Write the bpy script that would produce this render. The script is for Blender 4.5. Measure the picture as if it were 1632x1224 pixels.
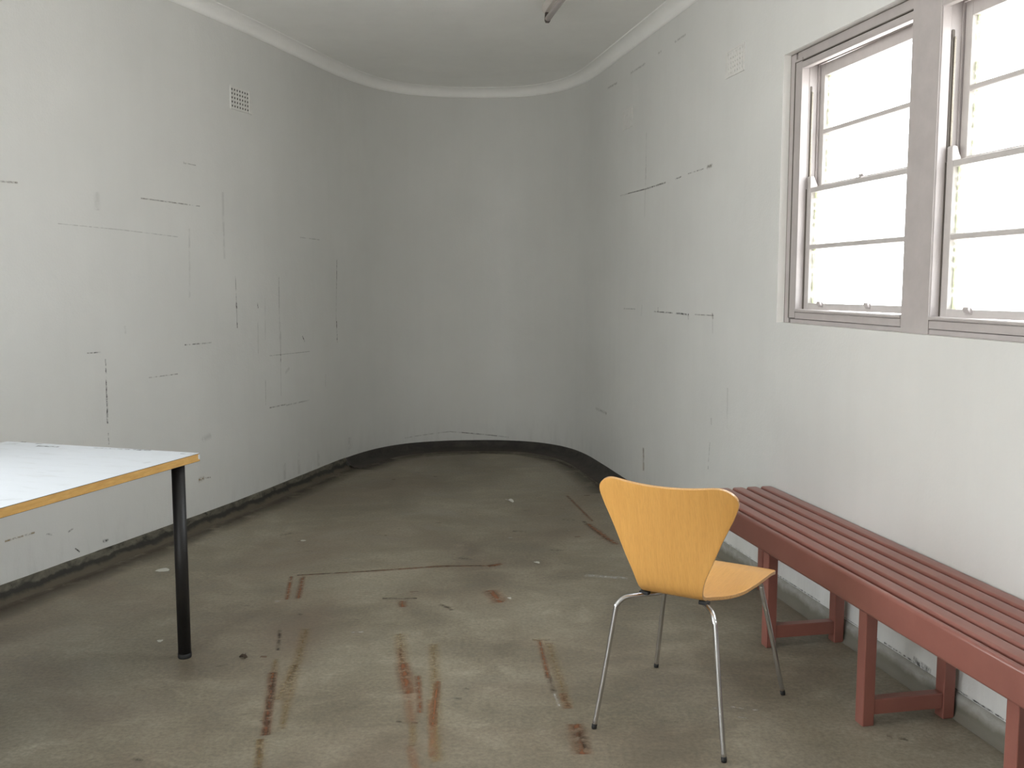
import bpy, bmesh, math, random
from math import sin, cos, pi, radians, sqrt, atan2
from mathutils import Vector, Matrix, noise

for o in list(bpy.data.objects):
    bpy.data.objects.remove(o)
sc = bpy.context.scene
col = sc.collection
random.seed(4)

# ------------------------------------------------------------ camera, sky, exposure
cam_d = bpy.data.cameras.new('camera')
cam = bpy.data.objects.new('camera', cam_d)
col.objects.link(cam)
cam.location = (0, 0, 1.40)
cam.rotation_euler = (radians(90 - 5.97), 0, 0)
cam_d.sensor_fit = 'HORIZONTAL'
cam_d.sensor_width = 36.0
cam_d.lens = 1550.0 / 1632.0 * 36.0
cam_d.clip_start = 0.02
sc.camera = cam

SKY_STRENGTH = 11.2
sc.view_settings.view_transform = 'Standard'
sc.view_settings.look = 'None'
sc.view_settings.exposure = 0.0
sc.view_settings.gamma = 1.0
sc.view_settings.use_curve_mapping = False
sc.cycles.use_denoising = True
sc.cycles.max_bounces = 12
sc.cycles.diffuse_bounces = 8
sc.cycles.sample_clamp_indirect = 10.0
sc.cycles.caustics_reflective = False
sc.cycles.caustics_refractive = False

world = bpy.data.worlds.new('overcast_sky')
sc.world = world
world.use_nodes = True
wn = world.node_tree
wn.nodes.clear()
w_out = wn.nodes.new('ShaderNodeOutputWorld')
w_bg = wn.nodes.new('ShaderNodeBackground')
w_bg.inputs['Strength'].default_value = SKY_STRENGTH
w_tc = wn.nodes.new('ShaderNodeTexCoord')
w_sep = wn.nodes.new('ShaderNodeSeparateXYZ')
w_map = wn.nodes.new('ShaderNodeMapRange')
w_map.inputs['From Min'].default_value = -0.15
w_map.inputs['From Max'].default_value = 0.35
w_ramp = wn.nodes.new('ShaderNodeValToRGB')
w_ramp.color_ramp.elements[0].color = (0.90, 0.89, 0.87, 1)     # pale paved ground and hazy surroundings
w_ramp.color_ramp.elements[1].color = (0.90, 0.955, 1.0, 1)      # white overcast sky
wn.links.new(w_tc.outputs['Generated'], w_sep.inputs[0])
wn.links.new(w_sep.outputs['Z'], w_map.inputs['Value'])
wn.links.new(w_map.outputs[0], w_ramp.inputs['Fac'])
wn.links.new(w_ramp.outputs['Color'], w_bg.inputs['Color'])
wn.links.new(w_bg.outputs[0], w_out.inputs['Surface'])

# ------------------------------------------------------------ object helpers
def tag(o, label=None, cat=None, group=None, kind=None):
    if label: o['label'] = label
    if cat: o['category'] = cat
    if group: o['group'] = group
    if kind: o['kind'] = kind
    return o

def empty(name, loc=(0, 0, 0), rz=0.0):
    o = bpy.data.objects.new(name, None)
    o.empty_display_size = 0.05
    o.location = loc
    o.rotation_euler = (0, 0, rz)
    col.objects.link(o)
    return o

class MB:
    """collects shapes of ONE mesh object"""
    def __init__(self):
        self.v = []; self.f = []; self.m = []; self.uv = []; self.s = []
    def face(self, idx, mat=0, uv=None, smooth=False):
        self.f.append(idx); self.m.append(mat); self.uv.append(uv); self.s.append(smooth)
    def add(self, pts):
        b = len(self.v); self.v += [tuple(p) for p in pts]; return b
    def hexa(self, p, mat=0):
        b = self.add(p)   # 0-3 bottom ccw, 4-7 top
        for q in ((3,2,1,0),(4,5,6,7),(0,1,5,4),(1,2,6,5),(2,3,7,6),(3,0,4,7)):
            self.face([b+i for i in q], mat)
    def box(self, x0, x1, y0, y1, z0, z1, mat=0, fr=None):
        p = [(x0,y0,z0),(x1,y0,z0),(x1,y1,z0),(x0,y1,z0),(x0,y0,z1),(x1,y0,z1),(x1,y1,z1),(x0,y1,z1)]
        if fr: p = [fr(*q) for q in p]
        self.hexa(p, mat)
    def tube(self, path, r, seg=16, mat=0, caps=True):
        path = [Vector(p) for p in path]
        rs = r if isinstance(r, (list, tuple)) else [r]*len(path)
        t0 = (path[1]-path[0]).normalized()
        up = Vector((0,0,1)) if abs(t0.z) < 0.9 else Vector((1,0,0))
        a = t0.cross(up).normalized(); rings = []
        for i, p in enumerate(path):
            if i == 0: t = t0
            elif i == len(path)-1: t = (path[i]-path[i-1]).normalized()
            else: t = ((path[i+1]-path[i]).normalized()+(path[i]-path[i-1]).normalized()).normalized()
            a = (a - t*a.dot(t)).normalized(); b = t.cross(a)
            rings.append(self.add([p + (a*cos(2*pi*k/seg)+b*sin(2*pi*k/seg))*rs[i] for k in range(seg)]))
        for i in range(len(rings)-1):
            for k in range(seg):
                k2 = (k+1) % seg
                self.face([rings[i]+k, rings[i]+k2, rings[i+1]+k2, rings[i+1]+k], mat, None, True)
        if caps:
            self.face([rings[0]+k for k in reversed(range(seg))], mat)
            self.face([rings[-1]+k for k in range(seg)], mat)
    def prism(self, prof, fr, a, b, mat=0, smooth=False, capm=None):
        """closed profile of (p,q) points swept from a to b; fr(t,p,q) gives the point"""
        n = len(prof)
        r0 = self.add([fr(a,p,q) for p,q in prof]); r1 = self.add([fr(b,p,q) for p,q in prof])
        for k in range(n):
            k2 = (k+1) % n
            self.face([r0+k, r0+k2, r1+k2, r1+k], mat, None, smooth)
        self.face([r0+k for k in reversed(range(n))], mat if capm is None else capm)
        self.face([r1+k for k in range(n)], mat if capm is None else capm)
    def build(self, name, mats, parent=None, bevel=0, seg=2, weighted=False, fixn=True):
        me = bpy.data.meshes.new(name)
        me.from_pydata(self.v, [], self.f)
        if not isinstance(mats, (list, tuple)): mats = [mats]
        for m in mats: me.materials.append(m)
        for p, mi, s in zip(me.polygons, self.m, self.s):
            p.material_index = mi; p.use_smooth = s
        if any(u is not None for u in self.uv):
            lay = me.uv_layers.new(name='UVMap')
            for p, u in zip(me.polygons, self.uv):
                if u is not None:
                    for li, c in zip(p.loop_indices, u): lay.data[li].uv = c
        if fixn:
            bm = bmesh.new(); bm.from_mesh(me)
            bmesh.ops.recalc_face_normals(bm, faces=bm.faces)
            bm.to_mesh(me); bm.free()
        me.update()
        o = bpy.data.objects.new(name, me)
        col.objects.link(o)
        if parent is not None: o.parent = parent
        if bevel:
            md = o.modifiers.new('bevel', 'BEVEL'); md.width = bevel; md.segments = seg
            md.limit_method = 'ANGLE'; md.angle_limit = radians(40)
            md.harden_normals = False
        return o

# ------------------------------------------------------------ materials
def new_mat(name):
    m = bpy.data.materials.new(name); m.use_nodes = True
    nt = m.node_tree; b = nt.nodes['Principled BSDF']
    return m, nt, b
def N(nt, typ, **kw):
    n = nt.nodes.new(typ)
    for k, v in kw.items():
        if hasattr(n, k): setattr(n, k, v)
        else: n.inputs[k].default_value = v
    return n
def coords(nt, scale=(1,1,1), kind='Object'):
    t = nt.nodes.new('ShaderNodeTexCoord'); mp = nt.nodes.new('ShaderNodeMapping')
    mp.inputs['Scale'].default_value = scale
    nt.links.new(t.outputs[kind], mp.inputs[0]); return mp.outputs[0]
def world_coords(nt, scale=(1,1,1)):
    g = nt.nodes.new('ShaderNodeNewGeometry'); mp = nt.nodes.new('ShaderNodeMapping')
    mp.inputs['Scale'].default_value = scale
    nt.links.new(g.outputs['Position'], mp.inputs[0]); return mp.outputs[0]
def noise_n(nt, vec, scale, detail=4, rough=0.55, dist=0.0):
    n = nt.nodes.new('ShaderNodeTexNoise')
    n.inputs['Scale'].default_value = scale; n.inputs['Detail'].default_value = detail
    n.inputs['Roughness'].default_value = rough; n.inputs['Distortion'].default_value = dist
    nt.links.new(vec, n.inputs['Vector']); return n.outputs['Fac']
def ramp(nt, fac, stops):
    r = nt.nodes.new('ShaderNodeValToRGB'); e = r.color_ramp.elements
    e[0].position, e[0].color = stops[0][0], (*stops[0][1], 1)
    e[1].position, e[1].color = stops[-1][0], (*stops[-1][1], 1)
    for p, c in stops[1:-1]:
        k = e.new(p); k.color = (*c, 1)
    nt.links.new(fac, r.inputs[0]); return r.outputs['Color']
def mix(nt, fac, a, b, mode='MIX'):
    m = nt.nodes.new('ShaderNodeMix'); m.data_type = 'RGBA'; m.blend_type = mode
    for sock, val in ((m.inputs[0], fac), (m.inputs[6], a), (m.inputs[7], b)):
        if isinstance(val, (int, float)): sock.default_value = val
        elif isinstance(val, tuple): sock.default_value = (*val, 1) if len(val) == 3 else val
        else: nt.links.new(val, sock)
    return m.outputs[2]
def math_n(nt, op, a, b=0.0, clamp=False):
    m = nt.nodes.new('ShaderNodeMath'); m.operation = op; m.use_clamp = clamp
    for sock, val in ((m.inputs[0], a), (m.inputs[1], b)):
        if isinstance(val, (int, float)): sock.default_value = val
        else: nt.links.new(val, sock)
    return m.outputs[0]
def bump(nt, bsdf, h, strength, dist):
    b = nt.nodes.new('ShaderNodeBump'); b.inputs['Strength'].default_value = strength
    b.inputs['Distance'].default_value = dist
    nt.links.new(h, b.inputs['Height']); nt.links.new(b.outputs[0], bsdf.inputs['Normal'])
def grey(v): return (v, v, v)
def S(r, g, b):   # sRGB 0-255 to linear
    f = lambda c: (c/255/12.92) if c/255 <= 0.04045 else ((c/255+0.055)/1.055)**2.4
    return (f(r), f(g), f(b))

def painted_wall(name, base, dirt_low=0.5):
    m, nt, b = new_mat(name)
    wc = world_coords(nt)
    big = noise_n(nt, wc, 1.3, 4, 0.6)
    streak = noise_n(nt, world_coords(nt, (7, 7, 0.55)), 1.6, 5, 0.6)
    c = ramp(nt, big, [(0.3, tuple(x*0.955 for x in base)), (0.7, tuple(min(1, x*1.03) for x in base))])
    st = ramp(nt, streak, [(0.30, grey(0.93)), (0.55, grey(1.0)), (1.0, grey(1.0))])
    c = mix(nt, 0.22, c, st, 'MULTIPLY')
    # scuffed dirt near the floor
    g = nt.nodes.new('ShaderNodeNewGeometry'); sp = nt.nodes.new('ShaderNodeSeparateXYZ')
    nt.links.new(g.outputs['Position'], sp.inputs[0])
    low = N(nt, 'ShaderNodeMapRange'); low.inputs['From Min'].default_value = 0.06
    low.inputs['From Max'].default_value = 0.42; low.inputs['To Min'].default_value = 1; low.inputs['To Max'].default_value = 0
    nt.links.new(sp.outputs['Z'], low.inputs['Value'])
    dn = noise_n(nt, world_coords(nt, (9, 9, 2.2)), 2.0, 6, 0.65)
    dm = math_n(nt, 'MULTIPLY', math_n(nt, 'MULTIPLY', low.outputs[0], low.outputs[0]), ramp(nt, dn, [(0.48, grey(0)), (0.72, grey(1))]))
    c = mix(nt, math_n(nt, 'MULTIPLY', dm, dirt_low), c, (0.16, 0.15, 0.13))
    nt.links.new(c, b.inputs['Base Color'])
    b.inputs['Roughness'].default_value = 0.42
    b.inputs['Specular IOR Level'].default_value = 0.35
    fine = noise_n(nt, wc, 95, 4, 0.6)
    mid = noise_n(nt, wc, 9, 3, 0.5)
    bump(nt, b, math_n(nt, 'ADD', fine, math_n(nt, 'MULTIPLY', mid, 2.5)), 0.22, 0.004)
    return m

M_wall_l = painted_wall('white_wall_paint', (0.668, 0.670, 0.650), 0.16)
M_wall_r = painted_wall('white_wall_paint_right', (0.668, 0.670, 0.650), 0.16)
M_reveal = painted_wall('reveal_painted_light', (0.90, 0.90, 0.88), 0.0)  # wall paint whitened on the reveals: brightness of light falling there, put into colour
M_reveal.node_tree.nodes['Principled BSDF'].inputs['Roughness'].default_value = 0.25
M_ceil = painted_wall('ceiling_paint', (0.88, 0.88, 0.86), 0.0)

def simple(name, c, rough=0.5, metal=0.0, spec=0.5, nb=None, coat=0.0):
    m, nt, b = new_mat(name)
    if nb:
        sc_, amt, sl = nb
        n = noise_n(nt, coords(nt, sl), sc_, 4, 0.6)
        nt.links.new(ramp(nt, n, [(0.3, tuple(x*(1-amt) for x in c)), (0.7, tuple(min(1, x*(1+amt)) for x in c))]), b.inputs['Base Color'])
        bump(nt, b, n, 0.08, 0.002)
    else:
        b.inputs['Base Color'].default_value = (*c, 1)
    b.inputs['Roughness'].default_value = rough; b.inputs['Metallic'].default_value = metal
    b.inputs['Specular IOR Level'].default_value = spec
    b.inputs['Coat Weight'].default_value = coat
    b.inputs['Coat Roughness'].default_value = 0.12
    return m

# concrete floor
def concrete(name, cols, rough=0.55, dark=0.0):
    m, nt, b = new_mat(name)
    wc = world_coords(nt)
    n1 = noise_n(nt, wc, 1.15, 7, 0.62, 0.5)
    n2 = noise_n(nt, world_coords(nt, (1, 1.5, 1)), 3.6, 8, 0.70, 0.6)
    n3 = noise_n(nt, wc, 70, 3, 0.7)
    c = ramp(nt, n1, [(0.30, cols[0]), (0.50, cols[1]), (0.70, cols[2])])
    c = mix(nt, 0.42, c, ramp(nt, n2, [(0.32, tuple(x*0.5 for x in cols[1])), (0.5, cols[1]), (0.70, tuple(x*1.25 for x in cols[2]))]))
    c = mix(nt, 0.5, c, ramp(nt, n3, [(0.3, grey(0.5)), (0.7, grey(1.35))]), 'MULTIPLY')
    # sparse dark scuffs, pulled out sideways
    n4 = noise_n(nt, world_coords(nt, (3.2, 9, 1)), 2.6, 5, 0.7)
    c = mix(nt, ramp(nt, n4, [(0.69, grey(0)), (0.76, grey(0.75))]), c, (0.035, 0.032, 0.027))
    # reddish worn patches
    n5 = noise_n(nt, wc, 0.8, 5, 0.6, 1.0)
    c = mix(nt, ramp(nt, n5, [(0.48, grey(0)), (0.70, grey(0.5))]), c, (0.135, 0.095, 0.068))
    n6 = noise_n(nt, world_coords(nt, (6, 14, 1)), 5.5, 3, 0.6)
    c = mix(nt, ramp(nt, n6, [(0.74, grey(0)), (0.77, grey(0.55))]), c, (0.45, 0.43, 0.38))
    if dark:
        c = mix(nt, dark, c, (0.02, 0.018, 0.015))
    nt.links.new(c, b.inputs['Base Color'])
    rr = ramp(nt, n2, [(0.3, grey(rough-0.1)), (0.7, grey(rough+0.12))])
    nt.links.new(rr, b.inputs['Roughness'])
    b.inputs['Specular IOR Level'].default_value = 0.4
    bump(nt, b, math_n(nt, 'ADD', n2, math_n(nt, 'MULTIPLY', n3, 0.4)), 0.25, 0.003)
    return m, nt, b
FL = [(0.125, 0.104, 0.072), (0.215, 0.187, 0.137), (0.330, 0.300, 0.236)]
M_floor, _nt, _b = concrete('bare_concrete_floor', FL, 0.50)
def skirt_mat(name, dk, hi, foot=(0.085, 0.070, 0.048), fade=(0.014, 0.050), seam=0.85):
    m, nt, b = new_mat(name)
    n = noise_n(nt, world_coords(nt, (3, 3, 5)), 3.0, 7, 0.7, 0.6)
    c = ramp(nt, n, [(0.36, dk), (0.52, tuple((a+bb)/2 for a, bb in zip(dk, hi))), (0.72, hi)])
    g = nt.nodes.new('ShaderNodeNewGeometry'); sp = nt.nodes.new('ShaderNodeSeparateXYZ')
    nt.links.new(g.outputs['Position'], sp.inputs[0])
    nl = noise_n(nt, world_coords(nt, (2, 2, 2)), 4.0, 5, 0.65)
    zz = math_n(nt, 'ADD', sp.outputs['Z'], math_n(nt, 'MULTIPLY', math_n(nt, 'SUBTRACT', nl, 0.5), 0.06))
    mr = N(nt, 'ShaderNodeMapRange'); mr.inputs['From Min'].default_value = fade[0]; mr.inputs['From Max'].default_value = fade[1]
    nt.links.new(zz, mr.inputs['Value'])
    c = mix(nt, mr.outputs[0], foot, c)
    if seam:
        up_ = ramp(nt, mr.outputs[0], [(0.0, grey(0)), (0.35, grey(seam)), (0.75, grey(seam)), (1.0, grey(0))])
        c = mix(nt, up_, c, (0.012, 0.011, 0.009))
    nt.links.new(c, b.inputs['Base Color']); b.inputs['Roughness'].default_value = 0.75
    bump(nt, b, n, 0.4, 0.006)
    return m
M_sk_dark = skirt_mat('grimy_dark_skirting', (0.022, 0.021, 0.016), (0.17, 0.155, 0.115))
M_sk_back = skirt_mat('blackened_back_skirting', (0.016, 0.014, 0.012), (0.055, 0.048, 0.040), (0.05, 0.042, 0.032), (0.0, 0.03), 0.3)
M_sk_right = skirt_mat('bare_cement_skirting', (0.24, 0.235, 0.205), (0.36, 0.355, 0.33), (0.15, 0.14, 0.11), (0.035, 0.062), 0)

# ribbon marks: UV.x = metres along, UV.y = -1..1 across
def mark_mat(name, colr, strength, breakup=0.5, scale=30, soft=0.6, stretch=1.0, rough=0.6):
    m, nt, b = new_mat(name)
    b.inputs['Base Color'].default_value = (*colr, 1); b.inputs['Roughness'].default_value = rough
    uv = nt.nodes.new('ShaderNodeUVMap'); sp = nt.nodes.new('ShaderNodeSeparateXYZ')
    nt.links.new(uv.outputs[0], sp.inputs[0])
    edge = math_n(nt, 'SUBTRACT', 1.0, math_n(nt, 'ABSOLUTE', sp.outputs['Y']), True)
    edge = math_n(nt, 'DIVIDE', edge, soft, True)
    n = noise_n(nt, world_coords(nt, (1, 1, stretch)), scale, 5, 0.7)
    nn = ramp(nt, n, [(breakup-0.06, grey(0)), (breakup+0.12, grey(1))])
    fac = math_n(nt, 'MULTIPLY', math_n(nt, 'MULTIPLY', edge, nn), strength, True)
    tr = nt.nodes.new('ShaderNodeBsdfTransparent'); mx = nt.nodes.new('ShaderNodeMixShader')
    out = nt.nodes['Material Output']
    nt.links.new(fac, mx.inputs[0]); nt.links.new(tr.outputs[0], mx.inputs[1]); nt.links.new(b.outputs[0], mx.inputs[2])
    nt.links.new(mx.outputs[0], out.inputs['Surface'])
    return m
K_black = mark_mat('black_scuff', (0.02, 0.02, 0.025), 0.95, 0.47, 45, 1.0)
K_brown = mark_mat('brown_scratch', (0.13, 0.09, 0.05), 0.70, 0.46, 45, 1.0)
K_grey = mark_mat('grey_rubbing', (0.30, 0.30, 0.29), 0.16, 0.42, 18, 1.0)
K_faint = mark_mat('faint_pencil_line', (0.26, 0.26, 0.25), 0.38, 0.44, 40, 1.0)
K_rustw = mark_mat('rust_run', (0.50, 0.33, 0.16), 0.50, 0.40, 25, 1.0)
K_yel = mark_mat('yellow_glue_stain', (0.42, 0.30, 0.12), 0.75, 0.47, 45, 1.0)
K_rust = mark_mat('rust_stain', (0.23, 0.10, 0.045), 0.80, 0.40, 34, 1.0)
K_dkrust = mark_mat('dark_rust_stain', (0.065, 0.036, 0.022), 0.75, 0.45, 26, 1.0)
K_ochre = mark_mat('ochre_tape_stain', (0.28, 0.185, 0.07), 0.62, 0.44, 60, 1.0)
K_orange = mark_mat('orange_rust_stain', (0.33, 0.155, 0.07), 0.58, 0.44, 55, 1.0)
K_pale = mark_mat('pale_chafe', (0.55, 0.54, 0.50), 0.75, 0.46, 60, 0.8)
K_dirt = mark_mat('dark_dirt', (0.05, 0.045, 0.038), 0.55, 0.50, 34, 1.0)
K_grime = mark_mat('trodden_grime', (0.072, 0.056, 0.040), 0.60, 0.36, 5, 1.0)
MARKS = [K_black, K_brown, K_grey, K_faint, K_rustw, K_yel, K_rust, K_dkrust, K_ochre, K_orange, K_pale, K_dirt, K_grime]
MK = dict(black=1, brown=2, grey=3, faint=4, rustw=5, yel=6, rust=7, dkrust=8, ochre=9, orange=10, pale=11, dirt=12, grime=13)

# ------------------------------------------------------------ the wall line
CP = [(-4.10,-1.18),(-2.25,4.16),(-1.81,5.43),(-1.61,6.06),(-1.42,6.75),(-1.27,7.28),(-1.09,7.70),(-.88,7.95),(-.58,8.09),(-.25,8.13),
      (.02,8.10),(.26,7.98),(.44,7.77),(.56,7.49),(.66,7.06),(.748,6.61),(.83,6.19),(2.27,-1.155)]
def wall_path():
    pts = []; n = len(CP)
    for i in range(n-1):
        p0, p1, p2, p3 = [Vector(CP[min(max(k, 0), n-1)]) for k in (i-1, i, i+1, i+2)]
        if i in (0, n-2):
            pts.append(p1); continue
        d = (p2-p1).length
        t1 = (p2-p0).normalized()*d; t2 = (p3-p1).normalized()*d
        for k in range(6):
            t = k/6
            pts.append(p1*(2*t**3-3*t**2+1) + t1*(t**3-2*t**2+t) + p2*(-2*t**3+3*t**2) + t2*(t**3-t**2))
    pts.append(Vector(CP[-1]))
    return pts
WP = wall_path()
WL = [0.0]
for i in range(1, len(WP)): WL.append(WL[-1] + (WP[i]-WP[i-1]).length)
def seg_n(i):
    d = (WP[i+1]-WP[i]).normalized(); return Vector((-d.y, d.x))      # outwards (away from the room)
WN = []
for i in range(len(WP)):
    if i == 0: n_ = seg_n(0)
    elif i == len(WP)-1: n_ = seg_n(i-1)
    else: n_ = (seg_n(i-1)+seg_n(i)).normalized()
    WN.append(n_)
def wpt(l, n, z):
    """point at arc length l, n metres outwards of the wall face, height z"""
    for i in range(len(WL)-1):
        if l <= WL[i+1] or i == len(WL)-2: break
    k = (l-WL[i])/(WL[i+1]-WL[i])
    p = WP[i].lerp(WP[i+1], k); nn = (WN[i].lerp(WN[i+1], k)).normalized()
    return Vector((p.x+nn.x*n, p.y+nn.y*n, z))
ZC = 2.965        # ceiling height
L_STR = WL[-2]    # right wall straight part starts here (s = 0)
L_B0 = 8.2        # where the left wall is taken to end
for i in range(len(WL)):
    if WL[i] > 8.9: L_B0 = WL[i]; break
for i in range(len(WL)):
    if WL[i] > 11.55: L_B1 = WL[i]; break
O = Vector((.83, 6.19, 0)); Td = (Vector((2.27,-1.155,0))-O).normalized(); Nd = Vector((-Td.y, Td.x, 0))
def RW(s, n, z): return O + Td*s + Nd*n + Vector((0,0,z))
S_END = WL[-1]-L_STR

def stations(a, b):
    return [a] + [l for l in WL if a+1e-4 < l < b-1e-4] + [b]
def sweep(mb, ls, prof, mat=0, closed=False, uvs=False):
    rings = [mb.add([wpt(l, n, z) for n, z in prof]) for l in ls]
    k = len(prof)
    for i in range(len(ls)-1):
        for j in range(k if closed else k-1):
            j2 = (j+1) % k
            mb.face([rings[i]+j, rings[i]+j2, rings[i+1]+j2, rings[i+1]+j], mat, None, True)
    return rings
def ribbon(mb, pts, kind, w, off=-0.0012):
    """mark on the wall: pts = (l, z) pairs"""
    k = MK[kind]; P = []
    for (l0, z0), (l1, z1) in zip(pts, pts[1:]):
        n = max(1, int(math.hypot(l1-l0, z1-z0)/0.08))
        for i in range(n): P.append((l0+(l1-l0)*i/n, z0+(z1-z0)*i/n))
    P.append(pts[-1]); u = 0; last = None
    for i, (l, z) in enumerate(P):
        a = P[max(i-1, 0)]; b = P[min(i+1, len(P)-1)]
        d = Vector((b[0]-a[0], b[1]-a[1])).normalized(); q = Vector((-d.y, d.x))*w/2
        if i: u += math.hypot(l-P[i-1][0], z-P[i-1][1])
        r = mb.add([wpt(l-q.x, off, z-q.y), wpt(l+q.x, off, z+q.y)])
        if last is not None:
            mb.face([last, r, r+1, last+1], k, [(lu, -1), (u, -1), (u, 1), (lu, 1)])
        last = r; lu = u
HOLES = []  # cut-outs are laid out as a grid of strips
def wall_obj(name, l0, l1, mat, marks, hole=None):
    mb = MB()
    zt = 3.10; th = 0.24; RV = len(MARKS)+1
    if hole is None:
        ls = stations(l0, l1)
        sweep(mb, ls, [(0, -0.05), (0, 1.0), (0, 2.0), (0, zt)], 0)
        sweep(mb, ls, [(th, zt), (th, -0.05)], 0)
        sweep(mb, ls, [(0, zt), (th, zt)], 0)
        for l in (l0, l1):
            b = mb.add([wpt(l,0,-0.05), wpt(l,th,-0.05), wpt(l,th,zt), wpt(l,0,zt)]); mb.face([b,b+1,b+2,b+3], 0)
    else:
        h0, h1, z0, z1 = hole
        def slab(a, b, za, zb, full=True):
            ls = stations(a, b)
            for n_ in (0, th):
                sweep(mb, ls, [(n_, za), (n_, zb)], 0)
        slab(l0, h0, -0.05, zt); slab(h1, l1, -0.05, zt); slab(h0, h1, -0.05, z0); slab(h0, h1, z1, zt)
        for q in (((h0,z0),(h0,z1)), ((h1,z0),(h1,z1)), ((h0,z0),(h1,z0)), ((h0,z1),(h1,z1)), ((l0,-.05),(l0,zt)), ((l1,-.05),(l1,zt)), ((l0,zt),(l1,zt))):
            (a, za), (b_, zb) = q
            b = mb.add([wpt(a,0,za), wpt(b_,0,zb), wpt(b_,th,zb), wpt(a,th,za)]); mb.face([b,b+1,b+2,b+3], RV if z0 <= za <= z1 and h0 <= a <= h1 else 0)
    for pts, kind, w in marks: ribbon(mb, pts, kind, w)
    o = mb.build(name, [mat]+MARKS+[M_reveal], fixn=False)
    return tag(o, kind='structure')

left_marks = [
 ([(5.768,1.834),(5.862,1.837)],'brown',.012), ([(6.652,1.833),(7.14,1.827)],'brown',.009), ([(6.082,1.671),(6.506,1.663),(6.937,1.647)],'faint',.007),
 ([(7.008,2.055),(7.03,2.054)],'brown',.020), ([(7.02,2.054),(7.116,2.051)],'brown',.007), ([(6.338,1.838),(6.339,1.749)],'grey',.05),
 ([(7.039,1.696),(7.030,1.5),(7.021,1.3)],'grey',.022), ([(7.366,1.926),(7.363,1.739)],'grey',.035), ([(7.363,1.739),(7.362,1.538)],'grey',.03),
 ([(7.471,1.437),(7.473,1.271)],'black',.009), ([(7.473,1.275),(7.473,1.24)],'black',.02), ([(7.473,1.24),(7.475,1.165)],'faint',.009), ([(7.475,1.165),(7.476,1.125)],'black',.014),
 ([(7.986,1.433),(7.976,.997)],'grey',.018), ([(7.986,1.433),(7.98,1.2)],'faint',.009), ([(8.858,1.572),(8.842,1.35)],'brown',.014), ([(8.842,1.36),(8.828,1.115)],'faint',.010), ([(8.834,1.115),(8.838,.958)],'black',.018),
 ([(8.295,1.033),(8.327,.994)],'black',.014), ([(8.293,1.704),(8.589,1.699)],'faint',.010), ([(6.494,1.18),(6.497,1.139)],'grey',.022),
 ([(7.709,1.273),(7.715,1.237)],'black',.016), ([(7.802,1.301),(7.794,1.037)],'grey',.014),
 ([(6.225,1.058),(6.317,1.057)],'black',.008), ([(6.348,1.02),(6.346,.836)],'black',.011), ([(6.346,.836),(6.344,.697)],'black',.014), ([(6.345,.65),(6.346,.592)],'black',.012),
 ([(6.963,1.054),(7.151,1.052)],'black',.010), ([(7.15,1.052),(7.21,1.053)],'faint',.008), ([(6.66,.899),(6.895,.898)],'brown',.008),
 ([(7.993,1.14),(7.985,.913)],'faint',.012), ([(7.985,.913),(7.978,.654)],'grey',.014), ([(7.985,.93),(7.984,.88)],'black',.012), ([(7.824,.595),(8.044,.591)],'brown',.012), ([(8.043,.585),(8.376,.58)],'faint',.014),
 ([(8.639,.739),(8.638,.647)],'grey',.018), ([(7.708,1.151),(7.703,.955)],'grey',.016), ([(7.045,.274),(7.098,.273)],'yel',.038), ([(7.099,.277),(7.158,.269)],'yel',.012),
 ([(5.688,.263),(5.855,.262)],'yel',.014), ([(6.054,.215),(6.091,.226)],'black',.013), ([(5.921,.239),(5.955,.228)],'black',.013), ([(6.275,.113),(6.315,.109)],'black',.020),
 ([(6.092,.126),(6.121,.101)],'black',.010), ([(7.089,.5),(7.177,.514)],'grey',.05), ([(7.781,.78),(7.778,.617)],'faint',.010), ([(8.04,.80),(8.10,.83)],'grey',.03),
 ([(7.84,.93),(8.4,.92)],'faint',.008), ([(8.2,.24),(8.2,.09)],'grey',.06), ([(8.5,.20),(8.5,.09)],'grey',.06), ([(8.0,.2),(8.0,.09)],'grey',.06)]
back_marks = [([(9.0,.22),(9.0,.09)],'grey',.08), ([(9.7,.12),(10.1,.15),(10.5,.11)],'faint',.012), ([(10.2,.14),(10.6,.10)],'faint',.012)]
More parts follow.
